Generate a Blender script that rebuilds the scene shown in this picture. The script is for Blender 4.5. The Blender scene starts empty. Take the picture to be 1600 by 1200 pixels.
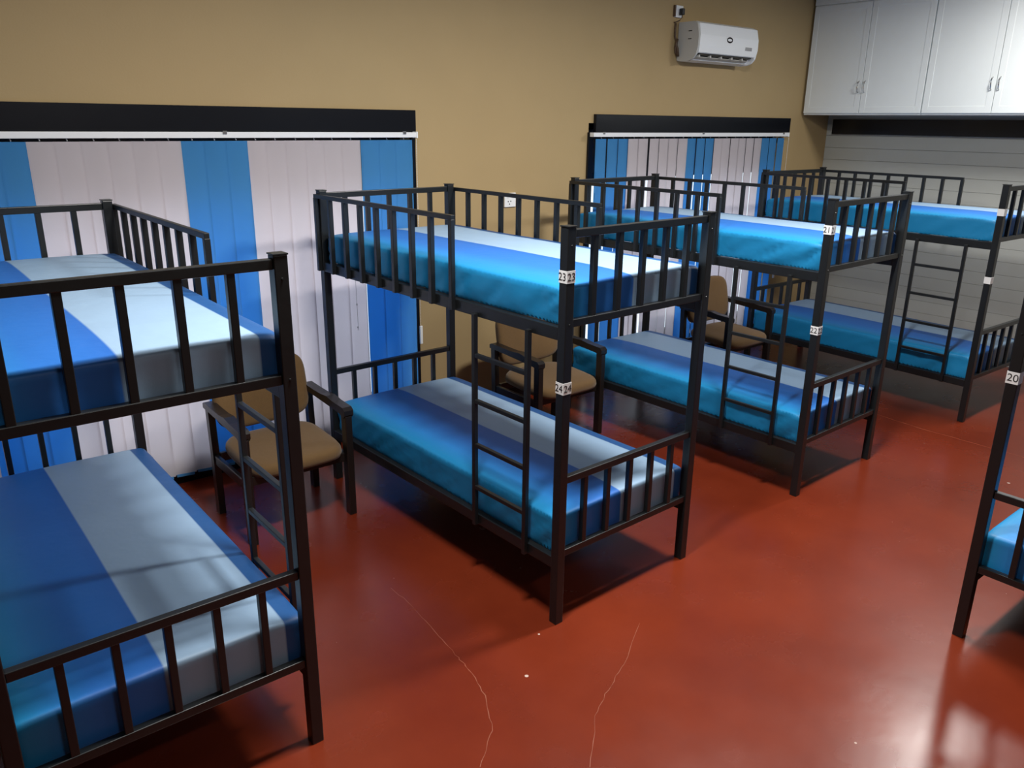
import bpy, bmesh, math, random
from mathutils import Vector, Matrix, noise

S = bpy.context.scene
COL = S.collection
random.seed(7)
PI = math.pi

# ------------------------------------------------------------------ camera
F_PX, PITCH, ROLL, YAW, CAM_H = 1250.76, -0.3164, -0.0121, 0.6880, 2.1011
cd = bpy.data.cameras.new('camera')
cd.sensor_fit = 'HORIZONTAL'; cd.sensor_width = 36.0; cd.lens = F_PX / 1600 * 36.0
cd.clip_start = 0.05; cd.clip_end = 200
cam = bpy.data.objects.new('camera', cd); COL.objects.link(cam)
Fw = Vector((math.sin(YAW) * math.cos(PITCH), math.cos(YAW) * math.cos(PITCH), math.sin(PITCH)))
R0 = Vector((math.cos(YAW), -math.sin(YAW), 0)); U0 = R0.cross(Fw)
Rr = R0 * math.cos(ROLL) - U0 * math.sin(ROLL); Ur = R0 * math.sin(ROLL) + U0 * math.cos(ROLL)
M = Matrix((Rr, Ur, -Fw)).transposed().to_4x4(); M.translation = Vector((0, 0, CAM_H))
cam.matrix_world = M
S.camera = cam

# ------------------------------------------------------------------ world, exposure
w = bpy.data.worlds.new('world'); S.world = w; w.use_nodes = True
bg = w.node_tree.nodes['Background']
bg.inputs[0].default_value = (0.80, 0.90, 1.0, 1); bg.inputs[1].default_value = 1.3
S.view_settings.view_transform = 'Standard'; S.view_settings.look = 'None'
S.view_settings.exposure = 0.38; S.view_settings.gamma = 1.0; S.view_settings.use_curve_mapping = False

CEIL = 3.42
# lamps: (x, y, watts, rotation)
LAMPS = [(1.45, 2.0, 74, 0.0), (3.60, 2.0, 88, 0.0), (6.45, 2.05, 47, 0.0),
         (1.15, -0.8, 15, 0.0), (3.60, -0.8, 5, 0.0), (6.10, -0.8, 5, 0.0), (3.60, -4.4, 8, 0.0)]
for (lx, ly, pw, rz) in LAMPS:
    ld = bpy.data.lights.new('tube_light', 'AREA'); ld.shape = 'RECTANGLE'
    ld.size = 0.55; ld.size_y = 0.22; ld.energy = pw; ld.color = (1.0, 0.97, 0.93)
    lo = bpy.data.objects.new('tube_light', ld); COL.objects.link(lo)
    lo.location = (lx, ly, CEIL - 0.085); lo.rotation_euler = (0, 0, rz)

# ------------------------------------------------------------------ materials
def mat(name, col, rough=0.5, metal=0.0, spec=0.5, noise_amt=0.0, noise_scale=8.0, bump=0.0, bump_scale=60.0, sheen=0.0, coat=0.0):
    m = bpy.data.materials.new(name); m.use_nodes = True
    nt = m.node_tree; b = nt.nodes['Principled BSDF']
    b.inputs['Base Color'].default_value = (*col, 1)
    b.inputs['Roughness'].default_value = rough; b.inputs['Metallic'].default_value = metal
    b.inputs['Specular IOR Level'].default_value = spec
    b.inputs['Sheen Weight'].default_value = sheen; b.inputs['Coat Weight'].default_value = coat
    tc = nt.nodes.new('ShaderNodeTexCoord')
    if noise_amt > 0:
        n = nt.nodes.new('ShaderNodeTexNoise'); n.inputs['Scale'].default_value = noise_scale; n.inputs['Detail'].default_value = 5
        nt.links.new(tc.outputs['Object'], n.inputs['Vector'])
        r = nt.nodes.new('ShaderNodeMapRange'); r.inputs[3].default_value = 1 - noise_amt; r.inputs[4].default_value = 1 + noise_amt
        nt.links.new(n.outputs[0], r.inputs[0])
        v = nt.nodes.new('ShaderNodeVectorMath'); v.operation = 'SCALE'; v.inputs[0].default_value = col
        nt.links.new(r.outputs[0], v.inputs['Scale']); nt.links.new(v.outputs[0], b.inputs['Base Color'])
    if bump > 0:
        n = nt.nodes.new('ShaderNodeTexNoise'); n.inputs['Scale'].default_value = bump_scale; n.inputs['Detail'].default_value = 4
        nt.links.new(tc.outputs['Object'], n.inputs['Vector'])
        bp = nt.nodes.new('ShaderNodeBump'); bp.inputs['Strength'].default_value = bump; bp.inputs['Distance'].default_value = 0.01
        nt.links.new(n.outputs[0], bp.inputs['Height']); nt.links.new(bp.outputs[0], b.inputs['Normal'])
    return m

M_FRAME = mat('black_enamel', (0.009, 0.0105, 0.0115), 0.36, noise_amt=0.15, noise_scale=12, bump=0.05, bump_scale=40)
M_WALL = mat('tan_paint', (0.415, 0.300, 0.145), 0.75, noise_amt=0.05, noise_scale=3, bump=0.06, bump_scale=90)
M_CEIL = mat('ceiling_paint', (0.22, 0.21, 0.20), 0.9)
M_WHITE = mat('white_paint', (0.80, 0.85, 0.85), 0.45, noise_amt=0.02)
M_PANEL = mat('grey_cladding', (0.46, 0.48, 0.45), 0.5, noise_amt=0.03)
M_BLACKGLOSS = mat('black_gloss_board', (0.005, 0.006, 0.009), 0.25, spec=0.35, bump=0.10, bump_scale=7)
M_PLASTIC = mat('white_plastic', (0.86, 0.89, 0.90), 0.35)
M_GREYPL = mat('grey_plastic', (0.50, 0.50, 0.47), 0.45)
M_DARK = mat('dark_plastic', (0.012, 0.014, 0.016), 0.4)
M_DISP = mat('grey_display', (0.33, 0.33, 0.34), 0.3)
M_ALU = mat('white_aluminium', (0.80, 0.82, 0.84), 0.35)
M_METAL = mat('chrome', (0.6, 0.6, 0.6), 0.25, metal=1.0)
M_PAPER = mat('white_paper', (0.80, 0.82, 0.82), 0.6)
M_INK = mat('black_ink', (0.02, 0.02, 0.02), 0.6)
M_CHAIRWOOD = mat('dark_stained_wood', (0.012, 0.009, 0.008), 0.35, bump=0.05)
M_CHAIRFAB = mat('mustard_fabric', (0.150, 0.083, 0.027), 0.9, noise_amt=0.12, noise_scale=60, bump=0.25, bump_scale=300, sheen=0.2)
M_CRACK = mat('floor_crack_filler', (0.27, 0.085, 0.045), 0.5)
M_DAYBOARD = mat('black_infill', (0.01, 0.01, 0.012), 0.6)
M_CABLE = mat('brown_cable', (0.10, 0.06, 0.035), 0.5)
M_LAMP = mat('lamp_housing', (0.8, 0.8, 0.8), 0.5)

def slat_mat(name, col):
    m = bpy.data.materials.new(name); m.use_nodes = True; nt = m.node_tree
    b = nt.nodes['Principled BSDF']; out = nt.nodes['Material Output']
    b.inputs['Base Color'].default_value = (*col, 1); b.inputs['Roughness'].default_value = 0.75
    tr = nt.nodes.new('ShaderNodeBsdfTranslucent'); tr.inputs[0].default_value = (*col, 1)
    mx = nt.nodes.new('ShaderNodeMixShader'); mx.inputs[0].default_value = 0.05
    nt.links.new(b.outputs[0], mx.inputs[1]); nt.links.new(tr.outputs[0], mx.inputs[2]); nt.links.new(mx.outputs[0], out.inputs[0])
    tc = nt.nodes.new('ShaderNodeTexCoord'); n = nt.nodes.new('ShaderNodeTexNoise'); n.inputs['Scale'].default_value = 250
    nt.links.new(tc.outputs['Object'], n.inputs['Vector'])
    bp = nt.nodes.new('ShaderNodeBump'); bp.inputs['Strength'].default_value = 0.15; bp.inputs['Distance'].default_value = 0.002
    nt.links.new(n.outputs[0], bp.inputs['Height']); nt.links.new(bp.outputs[0], b.inputs['Normal'])
    return m
M_SLATW = slat_mat('white_blind_fabric', (0.82, 0.76, 0.81))
M_SLATB = slat_mat('blue_blind_fabric', (0.080, 0.36, 0.78))

def glass_mat():
    m = bpy.data.materials.new('window_glass'); m.use_nodes = True; nt = m.node_tree
    out = nt.nodes['Material Output']; nt.nodes.remove(nt.nodes['Principled BSDF'])
    t = nt.nodes.new('ShaderNodeBsdfTransparent'); t.inputs[0].default_value = (0.93, 0.96, 0.96, 1)
    g = nt.nodes.new('ShaderNodeBsdfGlossy'); g.inputs['Roughness'].default_value = 0.02
    mx = nt.nodes.new('ShaderNodeMixShader'); mx.inputs[0].default_value = 0.06
    nt.links.new(t.outputs[0], mx.inputs[1]); nt.links.new(g.outputs[0], mx.inputs[2]); nt.links.new(mx.outputs[0], out.inputs[0])
    return m
M_GLASS = glass_mat()

def floor_mat():
    m = bpy.data.materials.new('red_floor_paint'); m.use_nodes = True; nt = m.node_tree
    b = nt.nodes['Principled BSDF']; L = nt.links.new
    tc = nt.nodes.new('ShaderNodeTexCoord')
    n = nt.nodes.new('ShaderNodeTexNoise'); n.inputs['Scale'].default_value = 1.6; n.inputs['Detail'].default_value = 8; n.inputs['Roughness'].default_value = 0.6
    L(tc.outputs['Object'], n.inputs['Vector'])
    cr = nt.nodes.new('ShaderNodeValToRGB')
    cr.color_ramp.elements[0].position = 0.3; cr.color_ramp.elements[0].color = (0.135, 0.0175, 0.0055, 1)
    cr.color_ramp.elements[1].position = 0.72; cr.color_ramp.elements[1].color = (0.190, 0.0275, 0.0090, 1)
    L(n.outputs[0], cr.inputs[0])
    # scattered pale chips
    v = nt.nodes.new('ShaderNodeTexVoronoi'); v.voronoi_dimensions = '2D'; v.inputs['Scale'].default_value = 2.3; v.inputs['Randomness'].default_value = 1
    L(tc.outputs['Object'], v.inputs['Vector'])
    lt = nt.nodes.new('ShaderNodeMath'); lt.operation = 'LESS_THAN'; lt.inputs[1].default_value = 0.014
    vn = nt.nodes.new('ShaderNodeTexNoise'); vn.inputs['Scale'].default_value = 2.7; vn.inputs['Detail'].default_value = 2
    L(tc.outputs['Object'], vn.inputs['Vector'])
    vr = nt.nodes.new('ShaderNodeMapRange'); vr.inputs[1].default_value = 0.42; vr.inputs[2].default_value = 0.75; vr.inputs[3].default_value = 0.03; vr.inputs[4].default_value = -0.018
    L(vn.outputs[0], vr.inputs[0])
    va = nt.nodes.new('ShaderNodeMath'); va.operation = 'ADD'; L(v.outputs['Distance'], va.inputs[0]); L(vr.outputs[0], va.inputs[1])
    L(va.outputs[0], lt.inputs[0])
    mx = nt.nodes.new('ShaderNodeMix'); mx.data_type = 'RGBA'; mx.inputs[7].default_value = (0.55, 0.42, 0.36, 1)
    L(lt.outputs[0], mx.inputs[0]); L(cr.outputs[0], mx.inputs[6]); L(mx.outputs[2], b.inputs['Base Color'])
    n2 = nt.nodes.new('ShaderNodeTexNoise'); n2.inputs['Scale'].default_value = 3.5; n2.inputs['Detail'].default_value = 6
    L(tc.outputs['Object'], n2.inputs['Vector'])
    mr = nt.nodes.new('ShaderNodeMapRange'); mr.inputs[3].default_value = 0.20; mr.inputs[4].default_value = 0.32
    L(n2.outputs[0], mr.inputs[0]); L(mr.outputs[0], b.inputs['Roughness'])
    b.inputs['Specular IOR Level'].default_value = 0.5
    n3 = nt.nodes.new('ShaderNodeTexNoise'); n3.inputs['Scale'].default_value = 5; n3.inputs['Detail'].default_value = 7
    L(tc.outputs['Object'], n3.inputs['Vector'])
    bp = nt.nodes.new('ShaderNodeBump'); bp.inputs['Strength'].default_value = 0.07; bp.inputs['Distance'].default_value = 0.02
    L(n3.outputs[0], bp.inputs['Height']); L(bp.outputs[0], b.inputs['Normal'])
    return m
M_FLOOR = floor_mat()

def sheet_mat():
    m = bpy.data.materials.new('striped_sheet'); m.use_nodes = True; nt = m.node_tree
    b = nt.nodes['Principled BSDF']; L = nt.links.new
    tc = nt.nodes.new('ShaderNodeTexCoord'); sp = nt.nodes.new('ShaderNodeSeparateXYZ')
    L(tc.outputs['Object'], sp.inputs[0])
    mr = nt.nodes.new('ShaderNodeMapRange'); mr.inputs[1].default_value = 0.0; mr.inputs[2].default_value = 0.90
    L(sp.outputs[0], mr.inputs[0])
    cr = nt.nodes.new('ShaderNodeValToRGB'); r = cr.color_ramp
    stops = [(0.00, (0.008, 0.205, 0.440)), (0.045, (0.009, 0.225, 0.490)), (0.14, (0.020, 0.215, 0.590)), (0.25, (0.022, 0.165, 0.560)), (0.40, (0.022, 0.150, 0.530)),
             (0.462, (0.020, 0.130, 0.480)), (0.468, (0.285, 0.425, 0.590)), (0.893, (0.285, 0.425, 0.590)), (0.898, (0.014, 0.085, 0.260)), (1.0, (0.014, 0.080, 0.250))]
    r.elements[0].position = stops[0][0]; r.elements[0].color = (*stops[0][1], 1)
    r.elements[1].position = stops[-1][0]; r.elements[1].color = (*stops[-1][1], 1)
    for p_, c_ in stops[1:-1]:
        e = r.elements.new(p_); e.color = (*c_, 1)
    L(mr.outputs[0], cr.inputs[0]); L(cr.outputs[0], b.inputs['Base Color'])
    b.inputs['Roughness'].default_value = 0.50; b.inputs['Specular IOR Level'].default_value = 0.4
    n = nt.nodes.new('ShaderNodeTexNoise'); n.inputs['Scale'].default_value = 400
    n2 = nt.nodes.new('ShaderNodeTexNoise'); n2.inputs['Scale'].default_value = 7; n2.inputs['Detail'].default_value = 3
    L(tc.outputs['Object'], n.inputs['Vector']); L(tc.outputs['Object'], n2.inputs['Vector'])
    ad = nt.nodes.new('ShaderNodeMath'); ad.operation = 'MULTIPLY_ADD'; ad.inputs[1].default_value = 0.05
    L(n.outputs[0], ad.inputs[0]); L(n2.outputs[0], ad.inputs[2])
    bp = nt.nodes.new('ShaderNodeBump'); bp.inputs['Strength'].default_value = 0.25; bp.inputs['Distance'].default_value = 0.02
    L(ad.outputs[0], bp.inputs['Height']); L(bp.outputs[0], b.inputs['Normal'])
    return m
M_SHEET = sheet_mat()

# ------------------------------------------------------------------ helpers
def link_obj(name, me, m=None, parent=None, loc=(0, 0, 0), rz=0):
    o = bpy.data.objects.new(name, me); COL.objects.link(o)
    if m is not None and me is not None and not me.materials:
        for mm in (m if isinstance(m, (list, tuple)) else [m]): me.materials.append(mm)
    if parent: o.parent = parent
    o.location = loc; o.rotation_euler = (0, 0, rz)
    return o

def empty(name, label, cat, loc=(0, 0, 0), rz=0, group=None):
    o = bpy.data.objects.new(name, None); COL.objects.link(o); o.empty_display_size = 0.1
    o.location = loc; o.rotation_euler = (0, 0, rz)
    o['label'] = label; o['category'] = cat
    if group: o['group'] = group
    return o

def box(bm, x0, x1, y0, y1, z0, z1, bev=0.0, mi=0):
    b2 = bmesh.new()
    bmesh.ops.create_cube(b2, size=1.0)
    for v in b2.verts:
        v.co = Vector(((x0 + x1) / 2 + v.co.x * (x1 - x0), (y0 + y1) / 2 + v.co.y * (y1 - y0), (z0 + z1) / 2 + v.co.z * (z1 - z0)))
    if bev > 0:
        bmesh.ops.bevel(b2, geom=list(b2.edges), offset=bev, segments=2, affect='EDGES', profile=0.5)
    for f in b2.faces: f.material_index = mi
    me = bpy.data.meshes.new('t'); b2.to_mesh(me); b2.free(); bm.from_mesh(me); bpy.data.meshes.remove(me)

def tube(bm, pts, r, n=10, mi=0, cap=True):
    rings = []
    pts = [Vector(p) for p in pts]
    for i, p in enumerate(pts):
        d = (pts[min(i + 1, len(pts) - 1)] - pts[max(i - 1, 0)]).normalized()
        up = Vector((0, 0, 1)) if abs(d.z) < 0.9 else Vector((1, 0, 0))
        a = d.cross(up).normalized(); b = d.cross(a).normalized()
        rings.append([bm.verts.new(p + (a * math.cos(t) + b * math.sin(t)) * r) for t in [2 * PI * k / n for k in range(n)]])
    for i in range(len(rings) - 1):
        for k in range(n):
            f = bm.faces.new((rings[i][k], rings[i][(k + 1) % n], rings[i + 1][(k + 1) % n], rings[i + 1][k])); f.smooth = True; f.material_index = mi
    if cap:
        for rg in (rings[0], rings[-1]):
            try: bm.faces.new(rg).material_index = mi
            except ValueError: pass

def fin(bm, name='m'):
    bmesh.ops.recalc_face_normals(bm, faces=list(bm.faces))
    me = bpy.data.meshes.new(name); bm.to_mesh(me); bm.free(); return me

def boxmesh(*a, bev=0.0):
    bm = bmesh.new(); box(bm, *a, bev=bev); return fin(bm)

def prism(bm, prof, x0, x1, mi=0, smooth=False):
    """profile in (y,z) swept along x"""
    a = [bm.verts.new((x0, y, z)) for y, z in prof]; b = [bm.verts.new((x1, y, z)) for y, z in prof]
    n = len(prof)
    for i in range(n):
        f = bm.faces.new((a[i], a[(i + 1) % n], b[(i + 1) % n], b[i])); f.material_index = mi; f.smooth = smooth
    bm.faces.new(a).material_index = mi; bm.faces.new(list(reversed(b))).material_index = mi

def structure(name, me, m, parent=None, loc=(0, 0, 0), rz=0):
    o = link_obj(name, me, m, parent, loc, rz)
    if parent is None: o['kind'] = 'structure'
    return o

def tag(o, label, cat, group=None):
    o['label'] = label; o['category'] = cat
    if group: o['group'] = group
    return o

_tc = {}
def text_mesh(s, size):
    if (s, size) in _tc: return _tc[(s, size)]
    c = bpy.data.curves.new('t', 'FONT'); c.body = s; c.size = size; c.align_x = 'CENTER'; c.align_y = 'CENTER'; c.extrude = 0.0003
    o = bpy.data.objects.new('t', c); COL.objects.link(o)
    bpy.context.view_layer.update()
    me = bpy.data.meshes.new_from_object(o.evaluated_get(bpy.context.evaluated_depsgraph_get()))
    bpy.data.objects.remove(o); bpy.data.curves.remove(c)
    _tc[(s, size)] = me; return me

def add_text(bm, s, size, mtx, mi):
    me = text_mesh(s, size).copy(); me.transform(mtx); n0 = len(bm.faces)
    bm.from_mesh(me); bm.faces.ensure_lookup_table()
    for f in bm.faces[n0:]: f.material_index = mi
    bpy.data.meshes.remove(me)

# ------------------------------------------------------------------ room shell
XL, XR, YF, YB = -3.2, 8.03, -7.2, 4.68
structure('floor', boxmesh(XL - .2, XR + .2, YF - .2, YB + .5, -0.1, 0.0), M_FLOOR)
structure('ceiling', boxmesh(XL - .2, XR + .2, YF - .2, YB + .5, CEIL, CEIL + 0.1), M_CEIL)
structure('wall_left', boxmesh(XL - .2, XL, YF - .2, YB + .2, 0, CEIL), M_WALL)
structure('wall_front', boxmesh(XL, XR, YF - .2, YF, 0, CEIL), M_WALL)
WIN = [(-0.745, 2.945), (4.585, 7.235)]        # openings in the blinds wall
ZS, ZT = 0.20, 2.10
bm = bmesh.new()
edges = [XL, WIN[0][0], WIN[0][1], WIN[1][0], WIN[1][1], XR + .2]
for i in range(5):
    if i % 2 == 0: box(bm, edges[i], edges[i + 1], YB, YB + .2, 0, CEIL)
    else:
        box(bm, edges[i], edges[i + 1], YB, YB + .2, 0, ZS); box(bm, edges[i], edges[i + 1], YB, YB + .2, ZT, CEIL)
structure('wall_back', fin(bm), M_WALL)
# right wall: horizontal cladding boards with shadow grooves
bm = bmesh.new()
z = 0.0; bh = 0.118
while z < CEIL - 0.01:
    z1 = min(z + bh, CEIL)
    box(bm, XR, XR + .03, YF, YB, z + 0.001, z1 - 0.001, bev=0.0015); z = z1
box(bm, XR + .012, XR + .2, YF, YB, 0, CEIL)
structure('wall_right', fin(bm), M_PANEL)
structure('trim_1', boxmesh(XR - .045, XR, -0.6, 4.60, 2.022, 2.165, bev=.003), M_BLACKGLOSS)
structure('baseboard_back', boxmesh(2.97, 4.56, YB - .015, YB, 0, 0.09, bev=.003), M_BLACKGLOSS)
# window frames, panes, black lintel boards
for i, (a, b) in enumerate(WIN):
    bm = bmesh.new()
    y0, y1 = 4.79, 4.84
    box(bm, a, b, y0, y1, ZS, ZS + .05); box(bm, a, b, y0, y1, ZT - .05, ZT); box(bm, a, a + .05, y0, y1, ZS, ZT); box(bm, b - .05, b, y0, y1, ZS, ZT)
    box(bm, a, b, y0, y1, 1.66, 1.71)
    n = 4
    for k in range(1, n): 
        xm = a + (b - a) * k / n; box(bm, xm - .025, xm + .025, y0, y1, ZS, ZT)
    f = structure('window_%d' % (i + 1), fin(bm), M_BLACKGLOSS)
    link_obj('glass_pane', boxmesh(a + .05, b - .05, 4.812, 4.818, ZS + .05, 1.66), M_GLASS, f)
    link_obj('infill_board', boxmesh(a + .05, b - .05, 4.80, 4.825, 1.71, ZT - .05), M_DAYBOARD, f)
    bm = bmesh.new()
    bx = b + (.040 if i == 0 else .070); ax = a + (0 if i == 0 else .050)
    box(bm, ax, bx, YB - .030, YB, 2.032, 2.166, bev=.003)
    if i == 0: box(bm, b + .006, b + .040, YB - .018, YB, 0.05, 2.032, bev=.002)
    box(bm, a - .012, a + .040, YB - .018, YB, 0.05, 2.032, bev=.002)
    structure('trim_%d' % (i + 2), fin(bm), M_BLACKGLOSS)
    structure('baseboard_%s' % ('left' if i == 0 else 'right'), boxmesh(a + .01, b - .01, YB - .012, YB, 0, 0.20, bev=.002), M_BLACKGLOSS)  # black board below the sill, painted shade for the dark wall foot

fl = bpy.data.objects['floor']
def ribbon(pts, wd, name):
    bm = bmesh.new(); P = []
    random.seed(len(pts))
    for i in range(len(pts) - 1):
        for k in range(6):
            t = k / 6; x = pts[i][0] * (1 - t) + pts[i + 1][0] * t; y = pts[i][1] * (1 - t) + pts[i + 1][1] * t
            P.append(Vector((x + random.uniform(-.004, .004), y + random.uniform(-.004, .004), 0.0006)))
    P.append(Vector((*pts[-1], 0.0006)))
    prev = None
    for i, p in enumerate(P):
        d = (P[min(i + 1, len(P) - 1)] - P[max(i - 1, 0)]).normalized(); nrm = Vector((-d.y, d.x, 0)) * wd * random.uniform(.3, 1.0)
        cur = (bm.verts.new(p + nrm), bm.verts.new(p - nrm))
        if prev: bm.faces.new((prev[0], prev[1], cur[1], cur[0]))
        prev = cur
    o = link_obj(name, fin(bm), M_CRACK, fl)
CRACK1 = [(1.661, 2.898), (1.657, 2.695), (1.629, 2.45), (1.606, 2.281), (1.598, 2.19), (1.556, 2.03), (1.463, 1.869), (1.322, 1.756)]
CRACK2 = [(2.376, 1.979), (2.116, 1.831), (1.95, 1.76), (1.81, 1.686), (1.617, 1.521)]
ribbon(CRACK1, 0.0018, 'floor_crack'); ribbon(CRACK2, 0.0013, 'floor_crack')
ribbon([(5.83, 3.3), (5.83, 2.64), (5.80, 2.37), (5.81, 1.87), (5.81, 1.3)], 0.003, 'floor_joint')

# lamp housings on the ceiling
LNAMES = ['above the nearest left bunk', 'above the central bunk', 'above the farthest bunk', 'behind the camera, left', 'behind the camera, middle', 'behind the camera, right', 'at the far end behind the camera']
for li, (lx, ly, pw, rz) in enumerate(LAMPS):
    bm = bmesh.new()
    box(bm, -.32, .32, -.15, .15, -.075, 0, bev=.006)
    o = link_obj('ceiling_light', fin(bm), M_LAMP, None, (lx, ly, CEIL), rz)
    tag(o, 'white box ceiling light fitting ' + LNAMES[li], 'ceiling light', 'ceiling lights')

# ------------------------------------------------------------------ vertical blinds
SP = 0.1221
def slat_me(kind, ang, wd=0.127, zt=1.982, zb=0.075):
    bm = bmesh.new(); n = 8; rows = []
    ca, sa = math.cos(ang), math.sin(ang)
    for (zz) in (zb, 1.0, zt):
        row = []
        for k in range(n + 1):
            s = (k / n - .5) * wd; d = -0.0025 * (1 - (2 * s / wd) ** 2)
            row.append(bm.verts.new((s * ca - d * sa, s * sa + d * ca, zz)))
        rows.append(row)
    for j in range(2):
        for k in range(n):
            f = bm.faces.new((rows[j][k], rows[j][k + 1], rows[j + 1][k + 1], rows[j + 1][k])); f.smooth = True
    bmesh.ops.solidify(bm, geom=list(bm.faces), thickness=0.0009)
    return fin(bm)

def make_blind(x_last, count, x0r, x1r, label, seed, gaps, tilt):
    random.seed(seed)
    t = empty('vertical_blind', label, 'window blind', (x1r, 4.625, 0), 0)
    bm = bmesh.new()
    box(bm, x0r - x1r, 0, -.022, .022, 1.998, 2.030, bev=.002)
    link_obj('headrail', fin(bm), M_ALU, t)
    link_obj('rail_end_cap', boxmesh(0, .012, -.024, .024, 1.994, 2.034, bev=.002), M_PLASTIC, t)
    bmk = bmesh.new(); box(bmk, -.012, .012, -.028, -.020, 2.018, 2.036, bev=.002); brk = fin(bmk)
    nb = 3 if count < 25 else 4
    for k in range(nb):
        link_obj('rail_clip', brk, M_METAL, t, (-(0.09 + (x1r - x0r - .2) * k / (nb - 1)), 0, 0))
    hk = bmesh.new(); tube(hk, [(0, -.001, 1.998), (0, -.001, 1.990), (.003, -.004, 1.984)], .004, 6); hook = fin(hk)
    cb = bmesh.new()
    box(cb, -.05, .05, -.004, .004, .060, .078, bev=.002); wt = fin(cb)
    for i in range(count):
        j = count - 1 - i
        cyc = j % 9
        blue = cyc < 3
        x = x_last - j * SP
        ang = tilt + random.uniform(-.035, .035)
        if j in gaps: x += gaps[j]
        s = link_obj('slat', slat_me(blue, ang), M_SLATB if blue else M_SLATW, t, (x - x1r, random.uniform(-.004, .004), 0))
        link_obj('hook', hook, M_METAL, s, (0, 0, 0))
        link_obj('bottom_weight', wt, M_SLATB if blue else M_SLATW, s, (0, 0, 0), ang)
    # bead chain and cord weight at the right end
    bm = bmesh.new()
    zz = 1.985
    while zz > .75:
        bmesh.ops.create_icosphere(bm, subdivisions=1, radius=.0027, matrix=Matrix.Translation((-.006, -.030, zz))); zz -= .011
    tube(bm, [(-.006, -.030, 1.99), (-.006, -.030, .75)], .0008, 5)
    link_obj('bead_chain', fin(bm), M_PLASTIC, t)
    if count > 25:
        bm = bmesh.new(); xo = 2.435 - x1r
        tube(bm, [(xo, -.075, 1.24), (xo + .002, -.078, .80)], .0012, 6)
        for zz in (1.24, 1.13, .97, .82):
            bmesh.ops.create_icosphere(bm, subdivisions=1, radius=.006, matrix=Matrix.Translation((xo + .001, -.078, zz)))
        link_obj('pull_cord', fin(bm), M_PLASTIC, t)
    link_obj('cord_weight', boxmesh(-.018, .004, -.040, -.026, .615, .745, bev=.004), M_PLASTIC, t)
    return t

make_blind(2.868, 30, -0.73, 2.955, 'long vertical blind of white and blue slats behind the two nearer bunk beds', 3,
           {3: -.012, 4: -.016, 5: -.012, 6: -.010, 7: -.014, 8: -.010}, -0.15)
make_blind(7.128, 21, 4.57, 7.22, 'shorter vertical blind of blue and white slats below the air conditioner', 5,
           {20: -.012, 16: -.010, 17: -.006}, 0.06)

# ------------------------------------------------------------------ bunk beds
L_, W_, H_ = 1.95, 0.872, 1.733
ZU, ZG, ZL = 1.353, 0.680, 0.338
PW = 0.0215
cache = {}
def cm(key, fn):
    if key not in cache: cache[key] = fn()
    return cache[key]
def rails_me(zs, h=.031, wd=.028):
    bm = bmesh.new()
    for zc in zs: box(bm, PW, W_ - PW, -wd / 2, wd / 2, zc - h / 2, zc + h / 2, bev=.0025)
    return fin(bm)

def number_label(txt, parent, z, side):
    """paper sleeve round a post; side -1: faces -u and -v are seen"""
    bm = bmesh.new(); e = PW + .0012; h = .024
    box(bm, -e, e, -e, e, z - h, z + h)
    if txt:
        sz = .043
        # on the foot face (-v)
        add_text(bm, txt, sz, Matrix.Translation((0.001, -e - .0004, z - .001)) @ Matrix.Rotation(PI / 2, 4, 'X'), 1)
        # on the left face (-u)
        add_text(bm, txt, sz, Matrix.Translation((-e - .0004, .003, z - .001)) @ Matrix.Rotation(-PI / 2, 4, 'Z') @ Matrix.Rotation(PI / 2, 4, 'X'), 1)
    o = link_obj('number_label', fin(bm), [M_PAPER, M_INK], parent)
    o['label'] = 'white paper number sticker' if txt else 'white paper sticker'

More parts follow.
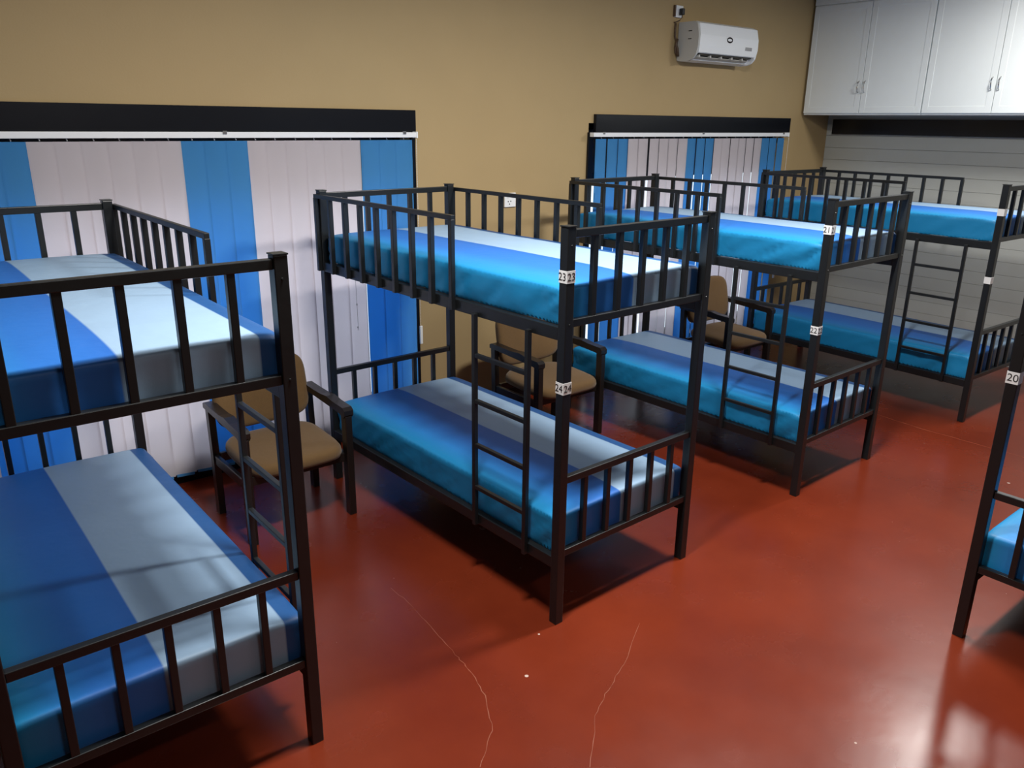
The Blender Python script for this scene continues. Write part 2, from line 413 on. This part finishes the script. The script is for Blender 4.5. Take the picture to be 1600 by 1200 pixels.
def make_bed(x, y, rz, ladder_side, label, tags):
    t = empty('bunk_bed', label, 'bunk bed', (x, y, 0), rz, 'black steel bunk beds')
    post = cm('post', lambda: boxmesh(-PW, PW, -PW, PW, 0, H_ - .004, bev=.003))
    cap = cm('cap', lambda: boxmesh(-PW - .002, PW + .002, -PW - .002, PW + .002, H_ - .004, H_ + .001, bev=.001))
    bolt = cm('bolt', lambda: boltm())
    for (u, v) in ((0, 0), (W_, 0), (0, L_), (W_, L_)):
        p = link_obj('post', post, M_FRAME, t, (u, v, 0)); link_obj('post_cap', cap, M_FRAME, p)
        su = -1 if u == 0 else 1
        for bz in (1.66, ZU):
            link_obj('bolt', bolt, M_FRAME, p, (0, -PW if v == 0 else PW, bz), 0 if v == 0 else PI)
        if (u, v) == (0, 0):
            for (txt, z) in tags: number_label(txt, p, z, -1)
    up = cm('pu', lambda: rails_me((H_ - .030, ZU))); lp = cm('pl', lambda: rails_me((ZG, ZL)))
    ub = cm('ub', lambda: boxmesh(-.012, .012, -.012, .012, ZU + .012, H_ - .042, bev=.002))
    lb = cm('lb', lambda: boxmesh(-.012, .012, -.012, .012, ZL + .012, ZG - .012, bev=.002))
    for v in (0, L_):
        for pm, bmh in ((up, ub), (lp, lb)):
            e = link_obj('end_panel', pm, M_FRAME, t, (0, v, 0))
            for k in range(1, 6): link_obj('bar', bmh, M_FRAME, e, (W_ * k / 6, 0, 0))
    # side rails and deck slats
    sr = cm('sr', lambda: boxmesh(-.020, .020, PW, L_ - PW, -.053, 0, bev=.003))
    slat = cm('slat', lambda: boxmesh(.020, W_ - .020, -.020, .020, -.014, -.002, bev=.002))
    for zt in (1.338, .323):
        for u in (0, W_): link_obj('side_rail', sr, M_FRAME, t, (u, 0, zt))
        for k in range(9): link_obj('deck_slat', slat, M_FRAME, t, (0, .12 + k * (L_ - .24) / 8, zt))
    # guard rails hung on the outside of the upper deck
    v0, v1 = .70, 1.955
    def guard():
        bm = bmesh.new()
        box(bm, -.010, .010, v0 - .0095, v1 + .0095, 1.690, 1.712, bev=.002)
        for v in (v0, v1): box(bm, -.011, .011, v - .012, v + .012, 1.288, 1.692, bev=.002)
        return fin(bm)
    g = cm('guard', guard); gb = cm('gb', lambda: boxmesh(-.012, .012, -.012, .012, 1.290, 1.692, bev=.002))
    for u in (-.0325, W_ + .0325):
        go = link_obj('guard_rail', g, M_FRAME, t, (u, 0, 0))
        for k in range(1, 8): link_obj('bar', gb, M_FRAME, go, (0, v0 + (v1 - v0) * k / 8, 0))
    # ladder
    def lad():
        bm = bmesh.new()
        for v in (.18, .535): box(bm, -.0105, .0105, v - .011, v + .011, .272, 1.302, bev=.002)
        return fin(bm)
    lo = link_obj('ladder', cm('lad', lad), M_FRAME, t, (-.0330 if ladder_side < 0 else W_ + .0330, 0, 0))
    rg = cm('rung', lambda: boxmesh(-.0095, .0095, .191, .524, -.0095, .0095, bev=.002))
    for z in (1.113, .898, .684, .472): link_obj('rung', rg, M_FRAME, lo, (0, 0, z))
    return t

def boltm():
    bm = bmesh.new(); bmesh.ops.create_cone(bm, cap_ends=True, segments=10, radius1=.0045, radius2=.003, depth=.004, matrix=Matrix.Translation((0, -.001, 0)) @ Matrix.Rotation(PI / 2, 4, 'X'))
    return fin(bm)

def mattress_me(seed, z0, z1):
    """rounded mattress under a fitted sheet, in bed coordinates (x across, y along)"""
    off = Vector((seed * 3.1, seed * 1.7, 0))
    bm = bmesh.new()
    x0, x1, y0, y1 = .006, .876, .026, 1.924
    r = .015; nx, ny, nz = 30, 64, 8
    def surf(px, py, pz):
        # round the box
        c = Vector((min(max(px, x0 + r), x1 - r), min(max(py, y0 + r), y1 - r), min(max(pz, z0 + .008), z1 - r)))
        d = Vector((px, py, pz)) - c
        p = c + d.normalized() * (r if pz > z0 + .008 else min(r, d.length)) if d.length > 1e-6 else Vector((px, py, pz))
        # crown
        cx = 1 - ((px - (x0 + x1) / 2) / ((x1 - x0) / 2)) ** 2; cy = 1 - ((py - (y0 + y1) / 2) / ((y1 - y0) / 2)) ** 8
        top = (pz - z0) / (z1 - z0)
        p.z += .016 * cx * max(cy, 0) * top
        # corners pulled in a little
        k = (abs(px - (x0 + x1) / 2) / ((x1 - x0) / 2)) ** 12 * (abs(py - (y0 + y1) / 2) / ((y1 - y0) / 2)) ** 40
        p.z -= .014 * k * top
        # folds
        n1 = noise.noise(Vector((px * 2.2, py * 1.6, pz * 3)) + off)
        p.z += .006 * n1 * top
        side = 0 if (x0 + .002 < px < x1 - .002) else 1
        if side:
            s = -1 if px < .4 else 1
            vv = min(py - y0, y1 - py)
            amp = .006 + .009 * math.exp(-vv / .22)
            fold = noise.noise(Vector((py * 9 + (pz - z0) * 12, seed * 5.3, pz * 4)))
            fold = abs(fold) ** .7 * 2 - .5
            sm = math.sin(PI * min(max((z1 - pz) / (z1 - z0), 0), 1) * .95) ** .6
            p.x += s * amp * fold * sm * .9 - s * .004 * (1 - top)
        if not (y0 + .002 < py < y1 - .002):
            p.y += (-1 if py < 1 else 1) * .003 * noise.noise(Vector((px * 8, seed, pz * 10)))
        return p
    def grid(fn, na, nb):
        vs = [[bm.verts.new(fn(i / na, j / nb)) for j in range(nb + 1)] for i in range(na + 1)]
        for i in range(na):
            for j in range(nb):
                f = bm.faces.new((vs[i][j], vs[i + 1][j], vs[i + 1][j + 1], vs[i][j + 1])); f.smooth = True
    E = lambda t, a, b: a + (b - a) * t
    def ez(t, a, b):   # cluster samples near the ends
        return a + (b - a) * (.5 - .5 * math.cos(PI * t)) * .5 + (b - a) * t * .5
    grid(lambda a, b: surf(ez(a, x0, x1), ez(b, y0, y1), z1), nx, ny)
    grid(lambda a, b: surf(ez(a, x0, x1), ez(b, y0, y1), z0), nx, ny)
    grid(lambda a, b: surf(x0, ez(b, y0, y1), ez(a, z0, z1)), nz, ny * 2)
    grid(lambda a, b: surf(x1, ez(b, y0, y1), ez(a, z0, z1)), nz, ny * 2)
    grid(lambda a, b: surf(ez(a, x0, x1), y0, ez(b, z0, z1)), nx, nz)
    grid(lambda a, b: surf(ez(a, x0, x1), y1, ez(b, z0, z1)), nx, nz)
    bmesh.ops.remove_doubles(bm, verts=list(bm.verts), dist=.0006)
    me = fin(bm)
    for pl in me.polygons: pl.use_smooth = True
    return me

BEDS = [
    # x, y, rot, ladder side, bed label, tags, upper label, lower label
    (0.0712, 2.2289, -0.0046, 1, 'black steel bunk bed nearest on the left, cut off by the left edge', [],
     'upper mattress in blue striped sheet on the nearest left bunk', 'lower mattress in blue striped sheet at the bottom left corner'),
    (2.0929, 2.2212, 0.0231, -1, 'black steel bunk bed with number stickers 23 and 24 on its post', [('23', 1.541), ('24', 1.092)],
     'striped mattress beside sticker 23, on the upper deck of the central bunk', 'striped mattress beside sticker 24, on the lower deck of the central bunk'),
    (4.0753, 2.2849, 0.0202, -1, 'black steel bunk bed in front of the shorter blind, stickers 21 and 22', [('21', 1.570), ('22', 1.015)],
     'blue striped upper mattress on the bunk standing before the shorter blind', 'blue striped lower mattress on the bunk standing before the shorter blind'),
    (6.1978, 2.2185, -0.0294, -1, 'farthest black steel bunk bed beside the grey clad wall', [('', 1.545), ('', 1.071)],
     'blue striped mattress on the upper deck of the farthest bunk', 'blue striped mattress on the lower deck of the farthest bunk'),
    (3.4100, 1.0600, -PI / 2, 1, 'black steel bunk bed with sticker 20 at the right edge', [('20', 1.178)],
     'upper mattress of the bunk marked 20, above the right edge', 'blue mattress corner on the lower deck of the bunk marked 20'),
]
for i, (x, y, rz, ls, lab, tags, ul, ll) in enumerate(BEDS):
    make_bed(x, y, rz, ls, lab, tags)
    for lev, (z0, z1, ml) in enumerate(((1.3395, 1.490, ul), (.3245, .497, ll))):
        o = link_obj('mattress', mattress_me(i * 2 + lev + 1, z0, z1), M_SHEET, None, (x, y, 0), rz)
        tag(o, ml, 'mattress', 'mattresses in blue striped sheets')

# ------------------------------------------------------------------ armchairs
def cushion(bm, cx, cy, cz, wx, wy, hz, sq=3.2, dome=.012, n=26):
    """soft pad: superellipse outline, rounded rim"""
    rings = []
    prof = [(-1, .90), (-.72, .985), (-.2, 1.0), (.35, .99), (.75, .95), (.93, .86), (1.0, .70), (1.0, .35), (1.0, .0)]
    for (h, k) in prof:
        ring = []
        for a in range(4 * n):
            t = 2 * PI * a / (4 * n); c, s = math.cos(t), math.sin(t)
            x = abs(c) ** (2 / sq) * math.copysign(1, c) * wx / 2 * k; y = abs(s) ** (2 / sq) * math.copysign(1, s) * wy / 2 * k
            ring.append(Vector((cx + x, cy + y, cz + h * hz / 2 + (dome * (1 - k) if h > .7 else 0))))
        rings.append(ring)
    return rings
def pad_mesh(wx, wy, hz, sq=3.2, dome=.012, curve=0.0):
    bm = bmesh.new(); rg = cushion(bm, 0, 0, 0, wx, wy, hz, sq, dome)
    vs = []
    for r in rg[:-1]:
        vs.append([bm.verts.new((p.x, p.y, p.z + curve * (p.x / (wx / 2)) ** 2)) for p in r])
    for i in range(len(vs) - 1):
        n = len(vs[i])
        for k in range(n): 
            f = bm.faces.new((vs[i][k], vs[i][(k + 1) % n], vs[i + 1][(k + 1) % n], vs[i + 1][k])); f.smooth = True
    c = bm.verts.new(rg[-1][0] * 0 + Vector((0, 0, hz / 2 + dome))); n = len(vs[-1])
    for k in range(n):
        f = bm.faces.new((vs[-1][k], vs[-1][(k + 1) % n], c)); f.smooth = True
    bm.faces.new(vs[0])
    return fin(bm)

seat_me = pad_mesh(.53, .51, .075, 4.6, .010)
back_me = pad_mesh(.54, .38, .065, 4.6, .008, curve=.025)
arm_bm = bmesh.new()
# arm: flat bar with a thicker rounded front end and grip
prof = [(-.240, .575), (-.255, .592), (-.255, .618), (-.235, .634), (-.12, .640), (-.05, .652), (.02, .646), (.10, .648), (.24, .655), (.262, .645), (.262, .620), (.10, .612), (0, .606), (-.2, .592)]
prism(arm_bm, prof, -.027, .027); arm_me = fin(arm_bm)
def leg_front():
    bm = bmesh.new(); box(bm, -.020, .020, -.026, .026, 0, .585, bev=.004)
    tube(bm, [(-.020, 0, .600), (.020, 0, .600)], .028, 16); return fin(bm)
legf = leg_front()
def leg_back():
    bm = bmesh.new()
    prism(bm, [(-.02, 0), (.028, 0), (.024, .33), (.034, .64), (-.006, .64), (-.018, .33)], -.018, .018); return fin(bm)
legb = leg_back()
def make_chair(x, y, rz, label):
    t = empty('armchair', label, 'chair', (x, y, 0), rz, 'armchairs between the bunk beds')
    s = link_obj('seat', seat_me, M_CHAIRFAB, t, (0, -.03, .405)); s.rotation_euler = (math.radians(3), 0, 0)
    b = link_obj('backrest', back_me, M_CHAIRFAB, t, (0, .245, .665)); b.rotation_euler = (math.radians(79), 0, 0)
    for sx in (-1, 1):
        link_obj('leg', legf, M_CHAIRWOOD, t, (sx * .285, -.225, 0))
        link_obj('leg', legb, M_CHAIRWOOD, t, (sx * .285, .225, 0))
        link_obj('armrest', arm_me, M_CHAIRWOOD, t, (sx * .285, 0, 0))
        link_obj('side_rail', boxmesh(-.012, .012, -.21, .22, .30, .355, bev=.004), M_CHAIRWOOD, t, (sx * .285, 0, 0))
        link_obj('back_bracket', boxmesh(-.035, .020, .215, .262, .565, .605, bev=.003), M_CHAIRWOOD, t, (sx * .262, 0, 0))
    link_obj('seat_rail', boxmesh(-.27, .27, -.215, -.190, .315, .366, bev=.004), M_CHAIRWOOD, t)
    link_obj('seat_rail', boxmesh(-.27, .27, .190, .215, .315, .366, bev=.004), M_CHAIRWOOD, t)
    return t
make_chair(1.600, 3.925, .0, 'mustard armchair between the nearest left bunk and the bunk marked 23')
make_chair(3.570, 3.950, .0, 'mustard armchair in front of the tan wall between the two windows')
make_chair(5.610, 3.965, .0, 'mustard armchair in front of the shorter blind, left of the farthest bunk')

# ------------------------------------------------------------------ overhead cupboards
CX, CZ0, CZ1 = 7.50, 2.212, 3.172
def cabinet(y0, y1, label):
    t = empty('wall_cabinet', label, 'cabinet', (CX, (y0 + y1) / 2, CZ0), 0, 'white cabinets along the right wall')
    hw = (y1 - y0) / 2
    bm = bmesh.new(); box(bm, .020, XR - CX - .002, -hw + .002, hw - .002, -.012, CEIL - CZ0 - .002)
    link_obj('body', fin(bm), M_WHITE, t)
    bm = bmesh.new(); box(bm, 0, .019, -hw + .002, hw - .002, CZ1 - CZ0 + .008, CEIL - CZ0 - .004, bev=.002); link_obj('top_panel', fin(bm), M_WHITE, t)
    def door(a, b, side):
        bm = bmesh.new(); zt = CZ1 - CZ0; fr = .055
        box(bm, .006, .019, a + .003, b - .003, .004, zt)
        box(bm, .0035, .007, a + .003, a + fr, .004, zt, bev=.0015); box(bm, .0035, .007, b - fr, b - .003, .004, zt, bev=.0015)
        box(bm, .0035, .007, a + fr, b - fr, .004, .004 + fr, bev=.0015); box(bm, .0035, .007, a + fr, b - fr, zt - fr, zt, bev=.0015)
        d = link_obj('door', fin(bm), M_WHITE, t)
        hy = (a + .030) if side > 0 else (b - .030)
        hb = bmesh.new(); tube(hb, [(0, hy, .185), (-.018, hy, .195), (-.026, hy, .235), (-.018, hy, .275), (0, hy, .285)], .0045, 8)
        link_obj('handle', fin(hb), M_METAL, d)
    door(0, hw - .002, 1); door(-hw + .002, 0, -1)
cabinet(3.503, 4.655, 'white two-door overhead cabinet in the corner by the tan wall')
cabinet(2.345, 3.500, 'white two-door overhead cabinet cut off by the right edge')
cabinet(1.187, 2.342, 'white two-door overhead cabinet beyond the right edge')

# ------------------------------------------------------------------ air conditioner
AX0, AX1 = 5.560, 6.372
t = empty('air_conditioner', 'white split air conditioner mounted high on the tan wall', 'air conditioner', ((AX0 + AX1) / 2, YB, 2.59))
hw = (AX1 - AX0) / 2
def ac_body():
    bm = bmesh.new()
    pr = [(0, .015), (0, .29), (-.02, .298), (-.17, .296), (-.205, .280), (-.218, .20), (-.218, .12), (-.205, .062), (-.16, .058), (-.145, .040), (-.13, .012), (-.05, .0)]
    prism(bm, pr, -hw + .018, hw - .018); return fin(bm)
body = link_obj('body', ac_body(), M_PLASTIC, t)
bm = bmesh.new()
pr = [(-.01, .010), (-.01, .292), (-.02, .299), (-.17, .298), (-.200, .284), (-.222, .20), (-.222, .12), (-.205, .050), (-.175, .018), (-.13, .002), (-.05, .0)]
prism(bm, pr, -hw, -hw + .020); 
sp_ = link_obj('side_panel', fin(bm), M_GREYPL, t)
bm = bmesh.new(); prism(bm, pr, hw - .020, hw); link_obj('side_panel', fin(bm), M_PLASTIC, t)
bm = bmesh.new()
prism(bm, [(-.214, .066), (-.222, .12), (-.2235, .20), (-.208, .284), (-.170, .3005), (-.168, .296), (-.200, .280), (-.217, .20), (-.217, .12), (-.208, .066)], -hw + .021, hw - .021)
fp = link_obj('front_panel', fin(bm), M_PLASTIC, t)
for k in range(2):
    link_obj('side_vent', boxmesh(-hw - .0012, -hw + .001, -.15, -.115, .165 + .06 * k, .172 + .06 * k), M_DARK, sp_)
# logo ring and display on the front panel
bm = bmesh.new(); n = 32; ro, ri = [], []
for k in range(n):
    a = 2 * PI * k / n
    ro.append(bm.verts.new((.002 + .040 * math.cos(a), -.2245, .178 + .023 * math.sin(a)))); ri.append(bm.verts.new((.002 + .029 * math.cos(a), -.2245, .178 + .011 * math.sin(a))))
for k in range(n): bm.faces.new((ro[k], ro[(k + 1) % n], ri[(k + 1) % n], ri[k]))
bmesh.ops.solidify(bm, geom=list(bm.faces), thickness=.0015)
link_obj('logo', fin(bm), M_DARK, fp)
link_obj('display', boxmesh(.225, .318, -.2240, -.2225, .110, .137, bev=.0005), M_DISP, fp)
bm = bmesh.new(); prism(bm, [(-.203, .060), (-.162, .056), (-.147, .038), (-.140, .030), (-.145, .028), (-.17, .045), (-.2045, .052)], -hw + .045, hw - .06); link_obj('air_outlet', fin(bm), M_DARK, t)
for k in range(5):
    xa = -hw + .10 + k * .145
    bm = bmesh.new(); box(bm, xa - .045, xa - .028, -.193, -.150, .030, .052); link_obj('louvre', fin(bm), M_GREYPL, t)
bm = bmesh.new(); prism(bm, [(-.172, .032), (-.140, .018), (-.137, .024), (-.169, .038)], -hw + .05, hw - .065); link_obj('flap', fin(bm), M_GREYPL, t)

# socket with plug above the air conditioner
t = empty('power_socket', 'white wall socket with black plug at the top, above the air conditioner', 'socket', (5.545, YB, 2.968))
link_obj('face_plate', boxmesh(-.042, .042, -.022, 0, -.045, .045, bev=.004), M_PLASTIC, t)
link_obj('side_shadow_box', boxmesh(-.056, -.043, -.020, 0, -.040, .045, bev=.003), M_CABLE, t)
pg = link_obj('plug', boxmesh(-.012, .022, -.060, -.022, -.028, .022, bev=.007), M_DARK, t)
bm = bmesh.new(); tube(bm, [(.005, -.045, -.025), (.006, -.045, -.045), (-.010, -.035, -.068), (-.035, -.020, -.080), (-.050, -.012, -.085)], .0045, 8)
link_obj('cord', fin(bm), M_CABLE, t)
bm = bmesh.new()
tube(bm, [(5.520, YB - .010, 2.88), (5.517, YB - .010, 2.85), (5.515, YB - .014, 2.78), (5.535, YB - .020, 2.74), (5.520, YB - .02, 2.70), (5.528, YB - .02, 2.66), (5.553, YB - .02, 2.635)], .008, 8)
tube(bm, [(5.530, YB - .03, 2.76), (5.515, YB - .03, 2.72), (5.530, YB - .035, 2.69), (5.546, YB - .035, 2.63)], .010, 8)
tag(link_obj('pipe_bundle', fin(bm), M_CABLE), 'brown taped cable and pipe bundle at the left end of the air conditioner', 'cable')

# low wall socket between the windows
t = empty('double_socket', 'white double wall socket on the tan wall behind the bunk marked 23', 'socket', (3.800, YB, 1.556))
link_obj('face_plate', boxmesh(-.052, .052, -.012, 0, -.052, .050, bev=.003), M_PLASTIC, t)
for (sx, sz) in ((-.02, -.012), (.004, -.010), (-.008, -.030)): link_obj('socket_hole', boxmesh(sx - .004, sx + .004, -.0135, -.011, sz - .004, sz + .004), M_DARK, t)
for sx in (-.025, .025): link_obj('switch', boxmesh(sx - .010, sx + .010, -.017, -.011, .015, .035, bev=.002), M_PLASTIC, t)
